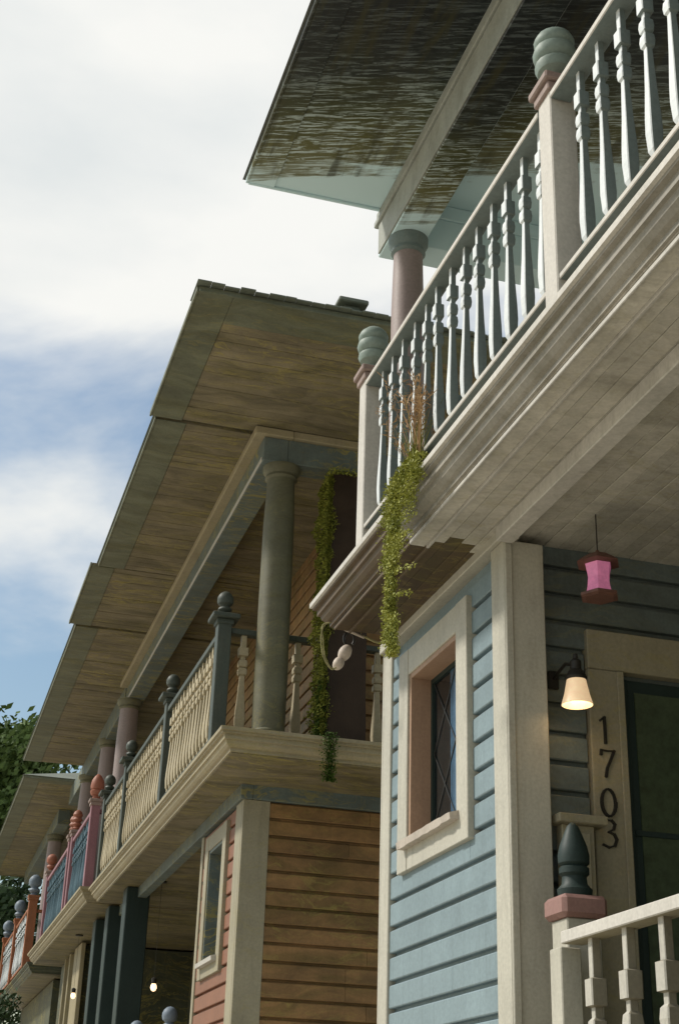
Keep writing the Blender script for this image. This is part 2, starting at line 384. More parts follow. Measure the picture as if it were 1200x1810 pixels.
def rail_run(house, axis, a0, a1, pos, zb, zt, mrail, mbal, sp, off=0, w=.07, front=None, k=1.0, th=.055):
    """balustrade between two posts: bottom rail top at zb, top rail underside at zt"""
    if axis == 's':
        r = box('balustrade', mrail, house, a0, a1, pos-w, pos+w*.8, zt, zt+th, .005)
        box('bottom_rail', mrail, r, a0, a1, pos-w*.8, pos+w*.6, zb-th*.8, zb, .004)
    else:
        r = box('balustrade', mrail, house, pos-w, pos+w*.8, a0, a1, zt, zt+th, .005)
        box('bottom_rail', mrail, r, pos-w*.8, pos+w*.6, a0, a1, zb-th*.8, zb, .004)
    if front:          # pale street edge, shade painted into underside and back
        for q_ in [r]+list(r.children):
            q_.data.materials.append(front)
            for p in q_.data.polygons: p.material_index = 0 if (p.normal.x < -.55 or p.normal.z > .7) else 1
    x = a0+(off or sp*.6)
    while x < a1-.03:
        if axis == 's': baluster(r, mbal, x, pos, zb, zt-zb, k)
        else: baluster(r, mbal, pos, x, zb, zt-zb, k)
        x += sp
    return r
FIN = {
 'beehive': [(.045, 0), (.05, .02), (.035, .04), (.05, .055), (.085, .075), (.097, .105), (.094, .125), (.080, .137), (.097, .152), (.105, .185), (.098, .212), (.082, .222), (.094, .237), (.098, .262), (.084, .292), (.055, .318), (.02, .334), (.002, .338)],
 'ball': [(.05, 0), (.055, .02), (.04, .035), (.07, .05), (.085, .075), (.075, .10), (.05, .115), (.055, .125), (.088, .15), (.098, .19), (.095, .23), (.075, .27), (.04, .30), (.004, .31)],
 'acorn': [(.05, 0), (.06, .02), (.055, .05), (.08, .06), (.095, .09), (.10, .12), (.08, .135), (.095, .15), (.10, .20), (.085, .28), (.05, .34), (.02, .37), (.003, .375)],
 'twist': [(.05, 0), (.075, .03), (.045, .06), (.08, .10), (.05, .135), (.085, .17), (.06, .21), (.08, .25), (.06, .30), (.02, .33), (.003, .335)]}
def newel(house, s, d, z0, z1, mat, capm, finm, fin='ball', w=.13, capw=.2, fs=1.0):
    p = box('newel_post', mat, house, s-w/2, s+w/2, d-w/2, d+w/2, z0, z1, .006)
    box('post_cap', capm, p, s-capw/2, s+capw/2, d-capw/2, d+capw/2, z1, z1+.045, .008)
    box('post_cap', capm, p, s-w*.62, s+w*.62, d-w*.62, d+w*.62, z1-.05, z1-.0005, .006)
    MB().lathe(s, d, [(r*fs, z1+.045+h*fs) for r, h in FIN[fin]], 18).build('finial', finm, p, True)
    return p
def column(house, s, d, z0, z1, r, mat, capm):
    c = MB().lathe(s, d, [(r*1.0, z0+.12), (r*1.02, z0+.6), (r*.98, z1-.6), (r*.88, z1-.12)], 28).build('column', mat, house, True)
    MB().lathe(s, d, [(r*1.25, z0), (r*1.28, z0+.05), (r*1.1, z0+.08), (r*1.12, z0+.12), (r*1.0, z0+.14)], 28).build('column_base', capm, c, True)
    MB().lathe(s, d, [(r*.9, z1-.14), (r*1.05, z1-.12), (r*1.0, z1-.09), (r*1.2, z1-.05), (r*1.22, z1)], 28).build('capital', capm, c, True)
    return c
# crown moulding of the balcony decks: (distance in from the lip, z)
def deck(house, s0, s1, d0, d1, zt, mlip, mmould, msoffit, ends=(True, True), dep=.2, inset=.135):
    """deck slab with a stepped, mitred moulding along the street edge and the open ends"""
    prof = [(0.0, 0.0), (0.0, -.032), (.018, -.036), (.018, -.052), (.042, -.056), (.042, -.098), (.060, -.102), (.068, -.13), (.09, -.152), (.112, -.160), (.112, -.186), (inset, -.190), (inset, -dep)]
    dk = box('balcony_deck', msoffit, house, s0+(.04 if ends[0] else 0), s1-(.04 if ends[1] else 0), d0+.04, d1, zt-.03, zt-.004, 0)
    def strip(name, pr, mat):
        path = []
        if ends[0]: path.append(lambda o: (s0+o, d1))
        path.append(lambda o: (s0+(o if ends[0] else 0), d0+o)); path.append(lambda o: (s1-(o if ends[1] else 0), d0+o))
        if ends[1]: path.append(lambda o: (s1-o, d1))
        b = MB()
        b.loft([[V(*q(o), zt+z) for o, z in pr] for q in path], False, False)
        return b.build(name, mat, dk)
    strip('lip_moulding', [(.05, .0)]+prof[:3], mlip)
    strip('crown_moulding', prof[2:6], mmould)
    strip('crown_moulding', prof[5:9], mmould)
    strip('bed_moulding', prof[8:], mmould)
    box('soffit', msoffit, dk, s0+(inset-.01 if ends[0] else 0), s1-(inset-.01 if ends[1] else 0), d0+inset-.01, d1, zt-dep+.002, zt-dep+.02, 0)
    return dk
def roof(house, s0, s1, d0, d1, z, msof, medge, mtop, edge=.28, ends=(1, 1), shingles=(0, 0), pitch_=.36, edge_end=None, boards=None):
    """flat-soffited eave with a drip fascia, courses of shingle butts and a hipped top"""
    r = box('roof', msof, house, s0+.012, s1-.012, d0+.012, d1, z, z+.03, 0)
    e2 = edge_end or edge
    box('eave_border', medge, r, s0+.008, s1-.008, d0+.008, d0+edge, z-.014, z-.001, .003)
    if ends[0]: box('eave_border', medge, r, s0+.008, s0+e2, d0+edge+.002, d1-.01, z-.0165, z-.001, .003)
    box('fascia_board', medge, r, s0, s1, d0-.012, d0+.008, z-.02, z+.03, .004)
    if ends[0]: box('fascia_board', medge, r, s0-.012, s0+.008, d0+.009, d1, z-.02, z+.03, .004)
    if ends[1]: box('fascia_board', medge, r, s1-.008, s1+.012, d0+.009, d1, z-.02, z+.03, .004)
    if boards:
        x = s0+.012; mcache = {}
        while x < min(s1, 26)-.02:
            w = min(.14, s1-.012-x); th = random.choice((.006, .008, .010)); kk_ = (round(w, 3), th)
            if kk_ not in mcache: mcache[kk_] = MB().box(0, w-.004, d0+edge+.004, 5.2, -th, -.0005, .002).mesh('soffit_board', boards)
            place('soffit_board', mcache[kk_], r, (0, x, z)); x += w
    zt = z+.0305; hi = z+.03+pitch_*2.6
    a = [V(s0-.03, d0-.03, zt), V(s1+.03, d0-.03, zt), V(s1+.03, d1, zt), V(s0-.03, d1, zt)]
    i0 = 2.6 if ends[0] else 0; i1 = min(2.6, (s1-s0)/2-.1) if ends[1] else 0
    if s1-s0 < 3: i0 = 0
    t = [V(s0-.03+i0, d0-.03+2.6, hi), V(s1+.03-i1, d0-.03+2.6, hi), V(s1+.03-i1, d1, hi), V(s0-.03+i0, d1, hi)]
    if not(i0 == 0 and s1-s0 < 3): MB().loft([a, t]).build('roof_slope', mtop, r)
    if shingles[0]:
        x = d0-.02
        while x < d1-.2:
            w = random.uniform(.09, .14); h = random.uniform(0, .009); o = random.uniform(0, .03)
            box('shingle', mtop, r, s0-.055-o, s0+.25, x, x+w-.003, zt+.002+h*.6, zt+.014+h, .002); x += w
    return r
def upper_wall(house, s0, s1, d0, d1, z0, z1, mwall):
    return box('upper_wall', mwall, house, s0, s1, d0, d1, z0, z1, 0)

# ================================================================== house A: blue house, number 1703
A = thing('clapboard_house', V(4, 6, GZ), 'nearest house, blue clapboards with cream trim and white balcony railing', 'house', 'row of painted balcony houses')
WS0, WS1, WD, WT = 6.72, 8.62, 2.85, 3.14
fw = box('front_wall', M['blue'], A, WS0+.05, WS1-.02, WD+.30, 7.0, GZ, WT+.06, 0)
box('wall_backing', M['blue'], fw, WS0+.06, 7.245, WD+.002, WD+.30-.001, GZ, WT+.06, 0); box('wall_backing', M['blue'], fw, 8.08, WS1-.03, WD+.002, WD+.299, GZ, WT+.06, 0)
box('wall_backing', M['blue'], fw, 7.246, 8.079, WD+.002, WD+.299, GZ, 1.78, 0); box('wall_backing', M['blue'], fw, 7.246, 8.079, WD+.002, WD+.299, 2.84, WT+.06, 0)
siding(fw, M['blue'], 's', WS0+.03, WS1-.15, WD, -.4, WT-.03, (7.20, 8.12, 1.72, 2.88))
box('corner_post', M['cream'], fw, 6.565, 6.752, WD-.053, 3.03, GZ, WT, .006)
box('corner_bead', M['cream'], fw, 6.548, 6.564, WD-.052, WD-.012, GZ, WT, .004)
box('corner_board', M['cream'], fw, WS1-.155, WS1, WD-.055, WD+.02, GZ, WT, .005)
box('corner_board', M['cream'], fw, WS1+.0005, WS1+.03, WD-.054, WD+.10, GZ, WT, .005)
box('frieze_board', M['cream'], fw, 6.53, WS1+.032, WD-.08, WD+.03, WT+.001, WT+.07, .005)
make_window(fw, 7.075, 8.25, 1.615, 3.0, WD-.0, M['cream'], M['rosewood'], M['sill'], M['pane'])
# end wall with the door, facing the porch
ew = box('end_wall', M['porch_shade_blue'], A, WS0+.004, WS0+.049, 3.031, 7, GZ, WT+.06, 0)
siding(ew, M['porch_shade_blue'], 'd', 3.032, 3.30, WS0, -.4, WT+.04)
siding(ew, M['porch_shade_blue'], 'd', 3.30, 4.9, WS0, 2.72, WT+.04)
dr = box('door', M['dark_teal'], A, WS0-.02, WS0+.0, 3.56, 4.5, -.62, 2.47, .004)
box('door_glass', M['door'], dr, WS0-.028, WS0-.021, 3.60, 4.42, .3, 2.40, 0)
box('glazing_bar', M['dark_teal'], dr, WS0-.034, WS0-.0205, 3.56, 4.5, 1.62, 1.65, .003)
box('door_casing', M['tan'], dr, WS0-.07, WS0-.001, 3.31, 3.515, -.62, 2.495, .005)
box('door_casing', M['tan'], dr, WS0-.072, WS0-.001, 3.31, 4.75, 2.497, 2.72, .005)
box('door_casing', M['tan'], dr, WS0-.07, WS0-.001, 4.55, 4.75, -.62, 2.495, .005)
box('casing_bead', M['tan'], dr, WS0-.082, WS0-.07, 3.475, 3.515, -.62, 2.494, .004)
box('door_stop', M['dark_teal'], dr, WS0-.03, WS0-.001, 3.516, 3.559, -.62, 2.47, .003)
# half post with a little ledge, behind the newel
hp = box('half_post', M['tan'], A, 6.58, 6.649, 3.09, 3.27, GZ, 1.62, .005)
box('ledge', M['tan'], hp, 6.53, 6.647, 3.055, 3.325, 1.62, 1.665, .005)
box('fillet', M['tan'], hp, 6.565, 6.579, 3.12, 3.24, .6, 1.58, .004)
# porch
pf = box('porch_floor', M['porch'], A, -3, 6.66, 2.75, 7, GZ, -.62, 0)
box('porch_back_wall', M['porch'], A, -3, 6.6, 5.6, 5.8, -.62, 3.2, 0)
box('porch_beam', M['batten'], A, -3, 6.525, 2.735, 2.835, 3.10, 3.187, .005)
newel(A, 6.24, 2.985, -.62, 1.085, M['cream'], M['cap'], M['dark_teal'], 'acorn', .17, .25, 1.0)
bpy.data.objects.remove(bpy.data.objects['finial'])
pn = [o for o in bpy.data.objects if o.name.startswith('newel_post')][-1]
for o in list(pn.children):
    if o.name.startswith('post_cap'): bpy.data.objects.remove(o)
box('post_cap', M['cap_rose'], pn, 6.24-.115, 6.24+.115, 2.985-.115, 2.985+.115, 1.086, 1.19, .02)
MB().lathe(6.24, 2.985, [(.080, 1.191), (.084, 1.225), (.062, 1.25), (.058, 1.285), (.072, 1.30), (.072, 1.325), (.060, 1.335), (.074, 1.348), (.076, 1.385), (.066, 1.43), (.045, 1.485), (.028, 1.525), (.01, 1.543), (.002, 1.546)], 20).build('finial', M['dark_teal'], pn, True)
pr = rail_run(A, 's', 1.2, 6.02, 2.86, -.42, .94, M['bone'], M['bal_p'], .32, .12, .06, M['tan'], 1.05)
box('newel_post', M['cream'], A, 6.02, 6.14, 2.80, 2.90, -.62, .93, .005)
# deck, railing
dkA = deck(A, -3, 6.90, 2.245, 7.0, 3.40, M['bone'], M['mould_a'], M['soffit_a'], (False, False))
dkF = deck(A, 6.9005, 8.55, 2.245, 7.0, 3.40, M['bone'], M['mould_far'], M['board_far'], (False, True))
d0 = 2.385
while d0 < 4.6:          # porch ceiling boards, the far lengths bare of paint
    w = .088; e = 6.86+random.uniform(-.12, .1); th = random.uniform(.008, .012)
    box('soffit_board', M['board_a'], dkA, 2.0, e-.003, d0, d0+w-.003, 3.2-th, 3.2015, .002)
    box('soffit_board', M['board_far'], dkF, e, 8.40, d0, d0+w-.003, 3.2-th, 3.2015, .002)
    d0 += w
for d0, w, h in ((2.372, .012, .022), (2.47, .018, .03)):
    box('soffit_batten', M['batten'], dkA, 2.0, 6.9, d0, d0+w, 3.2-h, 3.2015, .003)
    box('soffit_batten', M['mould_far'], dkF, 6.902, 8.39, d0, d0+w, 3.2-h, 3.2015, .003)
ZR = 4.50
PA = dict(z0=3.40, z1=4.60, mat=M['bone'], capm=M['cap'], finm=M['finial'], fin='beehive')
for s in (7.56, 4.76, 1.96): newel(A, s, 2.34, **PA)
for a, b in ((4.83, 7.49), (2.03, 4.69)): rail_run(A, 's', a, b, 2.33, 3.54, ZR, M['bone'], M['bal_a'], .197, .10, .06, M['bal_shade'], .74, .036)
rail_run(A, 'd', 2.41, 4.9, 7.56, 3.56, ZR, M['teal_rail'], M['teal_rail'], .197, .12)
# upper storey: column, beam, roof
column(A, 8.06, 2.74, 3.40, 6.10, .118, M['mauve'], M['teal_rail'])
column(A, 2.2, 2.74, 3.40, 6.10, .118, M['mauve'], M['teal_rail'])
bmA = box('beam', M['ripple'], A, -3, 8.33, 2.60, 2.86, 6.10, 6.37, .006)
box('beam_moulding', M['beam_pale'], bmA, -3, 8.36, 2.57, 2.89, 6.371, 6.42, .006)
box('beam_moulding', M['beam_pale'], bmA, -3, 8.35, 2.585, 2.87, 6.421, 6.499, .006)
be = box('beam', M['ripple'], A, 8.09, 8.325, 2.861, 5.6, 6.102, 6.372, .006)
box('beam_moulding', M['ripple'], be, 8.08, 8.357, 2.891, 5.6, 6.373, 6.498, .006)
box('beam_panel', M['beam_pale'], bmA, -3, 8.30, 2.588, 2.599, 6.11, 6.36, .002)
rA = roof(A, -3, 8.28, 1.575, 7, 6.50, M['ripple'], M['ripple'], M['roof_top'], .2, (0, 1))
upper_wall(A, -3, 5.2, 5.0, 7, 3.40, 6.5, M['slate'])

# ================================================================== house B: salmon house
B = thing('clapboard_house', V(15.5, 6, GZ), 'second house, salmon clapboards with cream balusters and broad brown eaves', 'house', 'row of painted balcony houses')
BS = 12.79
fwB = box('front_wall', M['salmon'], B, BS+.05, 14.6, 3.16, 7.0, GZ, 3.2, 0)
box('wall_backing', M['salmon'], fwB, BS+.06, 13.5, WD+.002, 3.159, GZ, 3.2, 0); box('wall_backing', M['salmon'], fwB, 14.16, 14.59, WD+.002, 3.159, GZ, 3.2, 0)
box('wall_backing', M['salmon'], fwB, 13.501, 14.159, WD+.002, 3.159, GZ, 1.78, 0); box('wall_backing', M['salmon'], fwB, 13.501, 14.159, WD+.002, 3.159, 2.84, 3.2, 0)
siding(fwB, M['salmon'], 's', BS+.24, 14.53, WD, -.4, 3.06, (13.45, 14.2, 1.70, 2.90))
box('corner_board', M['tan'], fwB, BS, BS+.245, WD-.055, WD+.02, GZ, 3.07, .005)
box('corner_board', M['tan'], fwB, BS-.05, BS-.0005, WD-.054, WD+.2, GZ, 3.07, .005)
box('corner_board', M['tan'], fwB, 14.53, 14.63, WD-.055, WD+.02, GZ, 3.07, .005)
make_window(fwB, 13.34, 14.31, 1.615, 3.0, WD, M['tan'], M['slate'], M['batten'], M['pane_b'], False, .15)
ewB = box('end_wall', M['salmon_side'], B, BS+.004, BS+.049, 3.05, 7, GZ, 3.2, 0)
siding(ewB, M['salmon_side'], 'd', 3.051, 5.6, BS, -.4, 3.06)
box('frieze_board', M['slate'], fwB, BS-.07, 20.2, WD-.085, WD+.03, 3.071, 3.22, .005)
box('frieze_board', M['slate'], ewB, BS-.072, BS+.0, WD+.031, 5.6, 3.071, 3.221, .005)
# porch beyond the window wall
box('porch_floor', M['porch'], B, 14.62, 20.2, 2.75, 7, GZ, -.62, 0)
box('porch_back_wall', M['porch'], B, 14.62, 20.2, 4.6, 4.8, -.62, 3.2, 0)
for s in (18.7, 20.3): box('porch_post', M['dark_teal'], B, s-.16, s+.16, 2.62, 2.92, -.62, 3.2, .01)
for s, d, z in ((16.5, 2.93, 1.30), (17.5, 2.73, 1.22)): newel(B, s, d, -.62, z-.04, M['dark_teal'], M['dark_teal'], M['grey_f'], 'ball', .13, .17, .9)
deck(B, 11.57, 20.1, 2.31, 7.0, 3.40, M['cream_b'], M['cream_b'], M['soffit_b'], (True, True))
PB = dict(z0=3.40, z1=4.62, mat=M['post_b'], capm=M['post_b'], finm=M['post_b'], fin='ball', capw=.26, fs=.8)
for s in (12.33, 14.98, 17.85, 19.75): newel(B, s, 2.42, **PB)
for a, b in ((12.4, 14.91), (15.05, 17.78), (17.92, 19.68)): rail_run(B, 's', a, b, 2.42, 3.52, 4.46, M['post_b'], M['baluster_b'], .16, .10, .05, k=1.1)
rail_run(B, 'd', 2.49, 4.9, 12.35, 3.52, 4.50, M['post_b'], M['baluster_b'], .262, .135, .05, k=1.25)
column(B, 12.10, 2.84, 3.40, 6.17, .15, M['olive_col'], M['olive_col'])
column(B, 20.3, 2.66, 3.40, 6.17, .15, M['mauve'], M['olive_col'])
bb = box('beam', M['slate'], B, 11.95, 20.5, 2.62, 2.86, 6.17, 6.42, .006)
box('beam_moulding', M['cream_b'], bb, 11.90, 20.5, 2.52, 2.9, 6.421, 6.50, .008)
box('beam_panel', M['batten'], bb, 12.0, 20.4, 2.612, 2.619, 6.172, 6.22, .002)
be = box('beam', M['slate'], B, 11.952, 12.2, 2.861, 6, 6.172, 6.422, .006)
box('beam_moulding', M['cream_b'], be, 11.902, 12.24, 2.901, 6, 6.423, 6.502, .008)
ARGS = (M['soffit_b'], M['soffit_edge'], M['shingle'])
roof(B, 9.80, 12.07, 1.52, 7, 6.515, *ARGS, .30, (1, 0), (1, 0), edge_end=.42, boards=M['board_b'])
roof(B, 12.09, 16.02, 1.575, 7, 6.505, *ARGS, .30, (0, 0), boards=M['board_b'])
roof(B, 16.05, 18.2, 1.485, 7, 6.515, *ARGS, .28, (0, 0), boards=M['board_b'])
uw = upper_wall(B, 13.35, 19.6, 3.9, 7, 3.40, 6.5, M['salmon_side'])
siding(uw, M['salmon_side'], 'd', 3.9, 5.6, 13.35, 3.42, 6.45)
siding(uw, M['salmon_side'], 's', 13.35, 19.6, 3.9, 3.42, 6.45)
# ================================================================== house C: pink posts, blue balusters
Cc = thing('clapboard_house', V(24, 6, GZ), 'third house along, pink balcony posts with dark blue balusters', 'house', 'row of painted balcony houses')
deck(Cc, 20.14, 27.8, 2.20, 7.0, 3.43, M['cream_b'], M['cream_b'], M['soffit_b'], (True, True))
PC = dict(z0=3.43, z1=4.70, mat=M['pink'], capm=M['cap'], finm=M['orange_f'])
for s, f in ((20.62, 'acorn'), (22.9, 'twist'), (23.3, 'twist'), (26.6, 'ball')): newel(Cc, s, 2.35, fin=f, **PC)
for a, b in ((20.7, 22.83), (23.37, 26.53)): rail_run(Cc, 's', a, b, 2.35, 3.55, 4.55, M['pink'], M['cobalt'], .16, .09, .05, k=1.1)
rail_run(Cc, 'd', 2.42, 4.4, 20.64, 3.55, 4.55, M['pink'], M['cobalt'], .2, .10, .05, k=1.2)
column(Cc, 22.7, 2.72, 3.43, 6.2, .16, M['mauve'], M['olive_col']); column(Cc, 25.2, 2.72, 3.43, 6.2, .16, M['mauve'], M['olive_col'])
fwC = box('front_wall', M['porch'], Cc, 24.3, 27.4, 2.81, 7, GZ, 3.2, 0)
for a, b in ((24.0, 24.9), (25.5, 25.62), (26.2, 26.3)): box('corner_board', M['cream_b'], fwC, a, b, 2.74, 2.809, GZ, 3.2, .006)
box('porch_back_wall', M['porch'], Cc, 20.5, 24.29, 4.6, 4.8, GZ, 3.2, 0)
for s in (21.6,): box('porch_post', M['dark_teal'], Cc, s-.16, s+.16, 2.62, 2.92, GZ, 3.2, .01)
box('beam', M['slate'], Cc, 20.6, 27.5, 2.62, 2.86, 6.17, 6.5, .006)
roof(Cc, 18.24, 25.7, 1.575, 7, 6.505, *ARGS, .3, (0, 0), boards=M['board_b'])
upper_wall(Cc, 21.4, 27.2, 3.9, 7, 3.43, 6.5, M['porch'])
# ================================================================== house D: orange posts
D = thing('clapboard_house', V(33, 6, GZ), 'farthest house in view, bright orange balcony posts with blue-grey finials', 'house', 'row of painted balcony houses')
deck(D, 28.9, 37, 2.30, 7.0, 3.43, M['porch'], M['porch'], M['soffit_b'], (True, True))
PD = dict(z0=3.43, z1=4.78, mat=M['orange'], capm=M['orange'], finm=M['grey_f'])
for s, f in ((29.9, 'ball'), (33.2, 'ball'), (36.4, 'ball')): newel(D, s, 2.36, fin=f, w=.17, capw=.23, fs=1.35, **PD)
for a, b in ((30.0, 33.1), (33.3, 36.3)): rail_run(D, 's', a, b, 2.36, 3.55, 4.6, M['orange'], M['bal_a'], .3, .15, .05, k=1.4)
rail_run(D, 'd', 2.45, 4.4, 29.9, 3.55, 4.5, M['orange'], M['bal_a'], .3, .2, .05)
box('front_wall', M['porch'], D, 29.6, 36.5, 2.9, 7, GZ, 3.2, 0)
box('beam', M['slate'], D, 29.4, 36.8, 2.62, 2.86, 6.2, 6.5, .006)
column(D, 30.6, 2.72, 3.43, 6.2, .16, M['mauve'], M['olive_col'])
roof(D, 26.9, 37.5, 1.69, 7, 6.5, *ARGS, .3, (1, 1))
upper_wall(D, 30.2, 36.4, 3.7, 7, 3.43, 6.5, M['porch'])

# ================================================================== roof vent on B
rv = thing('roof_vent', V(10.1, 2.85, 6.6), 'small flat-capped grey vent on the salmon house roof edge', 'vent')
box('vent_cap', M['shingle'], rv, 9.78, 10.02, 2.72, 2.98, 6.665, 6.71, .01); box('vent_neck', M['shingle'], rv, 9.84, 9.98, 2.78, 2.92, 6.56, 6.664, .006)

# ================================================================== number 1703
num = thing('house_number', V(6.66, 3.39, 1.5), 'dark metal numerals 1703 fixed down the cream door casing', 'house number')
def digit(ch, d, z, h):
    ST = {'1': [[(-.14, .86), (.02, .99), (.03, .5), (.03, .02)]],
          '7': [[(-.26, .80), (-.24, .97), (0, .95), (.27, .97), (.10, .6), (-.04, .3), (-.10, .0)]],
          '0': [[(.27*math.cos(a*math.pi/10), .5+.49*math.sin(a*math.pi/10)) for a in range(21)]],
          '3': [[(-.24, .84), (-.10, .97), (.10, .97), (.22, .84), (.16, .66), (-.03, .55)], [(-.03, .55), (.18, .48), (.27, .30), (.18, .08), (-.04, .0), (-.27, .09)]]}
    b = MB()
    for pl in ST[ch]:
        pts = [Vector((d+x*h, 0, z+y*h)) for x, y in pl]
        for i, (p, q) in enumerate(zip(pts, pts[1:])):
            t = (q-p).normalized(); n = Vector((-t.z, 0, t.x))
            w = .0050*(.6+.8*abs(t.z)); e = t*.004
            pr_ = [p-n*w-e, p+n*w-e, q+n*w+e, q-n*w+e]
            o = .0004*i
            b.loft([[Vector((v.x, 6.648-.010-o, v.z)) for v in pr_], [Vector((v.x, 6.6505, v.z)) for v in pr_]])
    return b.build('digit', M['iron'], num)
for ch, d, z in (('1', 3.385, 2.082), ('7', 3.397, 1.905), ('0', 3.389, 1.695), ('3', 3.387, 1.535)): digit(ch, d, z, .145)

# ================================================================== lamps
def sconce(s, d, z, label):
    t = thing('wall_lamp', V(6.69, d, z+.05), label, 'wall lamp')
    MB().lathe(s, d, [(.022, z+.075), (.05, z+.06), (.066, z-.02), (.082, z-.075), (.079, z-.077), (.060, z-.02), (.044, z+.05)], 24).build('lamp_shade', M['glow'], t, True)
    MB().lathe(s, d, [(.054, z+.058), (.058, z+.07), (.045, z+.10), (.03, z+.115), (.03, z+.16), (.014, z+.175), (.012, z+.20)], 18).build('lamp_fitter', M['iron'], t, True)
    MB().tube([(d, s, z+.14), (d-.02, s+.08, z+.17), (d-.03, s+.16, z+.14), (d-.03, 6.675, z+.12)], .009, 8).build('lamp_arm', M['iron'], t, True)
    MB().box(6.655, 6.6795, d-.06, d+.0, z+.07, z+.17, .006).build('back_plate', M['iron'], t)
    ld = bpy.data.lights.new('lamp_light', 'POINT'); ld.energy = .7; ld.color = (1, .74, .42); ld.shadow_soft_size = .03
    lo = bpy.data.objects.new('lamp_light', ld); C.objects.link(lo); lo.location = (d, s, z-.03); lo.parent = t; lo.matrix_parent_inverse = Matrix.Translation(-Vector(t.location))
    return t
sconce(6.45, 3.14, 2.285, 'lit wall lamp with a bell glass shade beside the number 1703')
def porch_bulb(s, d, z, zc, label):
    t = thing('porch_light', V(s, d, zc), label, 'porch light', 'bare porch bulbs')
    MB().lathe(s, d, [(.003, z-.05), (.025, z-.04), (.04, z-.01), (.035, z+.02), (.02, z+.05)], 14).build('bulb', M['bulb'], t, True)
    MB().lathe(s, d, [(.03, z+.04), (.035, z+.10), (.002, z+.12), (.002, zc-.02), (.06, zc-.018), (.06, zc-.001)], 10).build('pendant', M['iron'], t, True)
porch_bulb(18.0, 2.97, 1.936, 3.2, 'glowing bare bulb under the salmon house porch')
porch_bulb(23.4, 2.62, 2.317, 3.23, 'glowing bare bulb under the pink posted balcony')
# pink lantern
pl = thing('hanging_lantern', V(6.2, 3.16, 3.2), 'waisted pink glass lantern with red-brown caps hung under the porch ceiling', 'lantern')
ls, ld_, lz = 6.2, 3.17, 2.82
MB().lathe(ls, ld_, [(.074, lz-.085), (.066, lz-.05), (.061, lz), (.066, lz+.04), (.074, lz+.075)], 6).build('lantern_glass', M['pinkglass'], pl)
k1 = flat('lantern_red_brown', (.13, .06, .045), .6)
MB().lathe(ls, ld_, [(.080, lz-.112), (.105, lz-.105), (.105, lz-.09), (.075, lz-.0851)], 6).build('lantern_base', k1, pl)
MB().lathe(ls, ld_, [(.075, lz+.076), (.12, lz+.082), (.10, lz+.10), (.05, lz+.135), (.015, lz+.145), (.008, lz+.16)], 6).build('lantern_roof', k1, pl)
MB().tube([(ld_, ls, lz+.155), (ld_, ls, 3.199)], .0035, 6).build('lantern_chain', M['iron'], pl)

# ================================================================== moss, plants, rope
def tufts(mb, fn, n, r0, r1):
    for _ in range(n):
        p, nrm = fn(); p = Vector(p); nrm = Vector(nrm)
        r = random.uniform(r0, r1)
        a = Vector((random.gauss(0, 1), random.gauss(0, 1), random.gauss(0, 1))).normalized()
        t = nrm.cross(a).normalized()
        u = (nrm+a*.5).normalized()
        mb.poly([p-t*r*.5, p+t*r*.5, p+u*r*1.2+t*r*.15 - Vector((0, 0, r*.3)), p+u*r*1.1-t*r*.25-Vector((0, 0, r*.5))])
mp_ = thing('mossy_post', V(12.0, 3.45, 3.4), 'old dark timber post thick with green moss on the salmon house balcony edge', 'post')
b = MB(); n = 12; rings = []
for i in range(n+1):
    z = 3.40+2.68*i/n; j = lambda: random.uniform(-.015, .015)
    rings.append([Vector((3.27+j(), 11.86+j(), z)), Vector((3.68+j(), 11.86+j(), z+(.08 if i == n else 0))), Vector((3.68+j(), 12.18+j(), z+(.08 if i == n else 0))), Vector((3.27+j(), 12.18+j(), z))])
b.loft(rings).build('timber', M['wood'], mp_)
b = MB()
def lump(z): return max(0., .35+.4*math.sin(z*7+.5)+.35*math.sin(z*17+1)+.25*math.sin(z*41))
def f():
    z = 3.35+2.72*random.random()**.75; e = random.random(); L_ = lump(z)
    if e < .5: return (3.265-L_*.07*random.random(), random.uniform(11.84, 12.18), z), (-1, -.3, 0)
    if e < .92: return (3.265+random.random()**2*(.03+.07*L_)-L_*.05*random.random(), 11.85-.03*L_*random.random(), z), (-.5, -1, 0)
    return (random.uniform(3.26, 3.7), random.uniform(11.84, 12.18), 6.08+.09*random.random()), (0, -.4, 1)
tufts(b, f, 15000, .006, .022)
tag(b.build('moss', M['moss_l'], mp_), kind='stuff')
b = MB()
def f():
    z = 3.0+1.0*random.random()**1.3
    return (3.26+random.gauss(0, .03), 11.86+random.gauss(0, .01)-(.34 if z < 3.43 else 0), z), (-.4, -1, 0)
tufts(b, f, 2600, .008, .022)
tag(b.build('trailing_moss', M['moss_d'], mp_), kind='stuff')

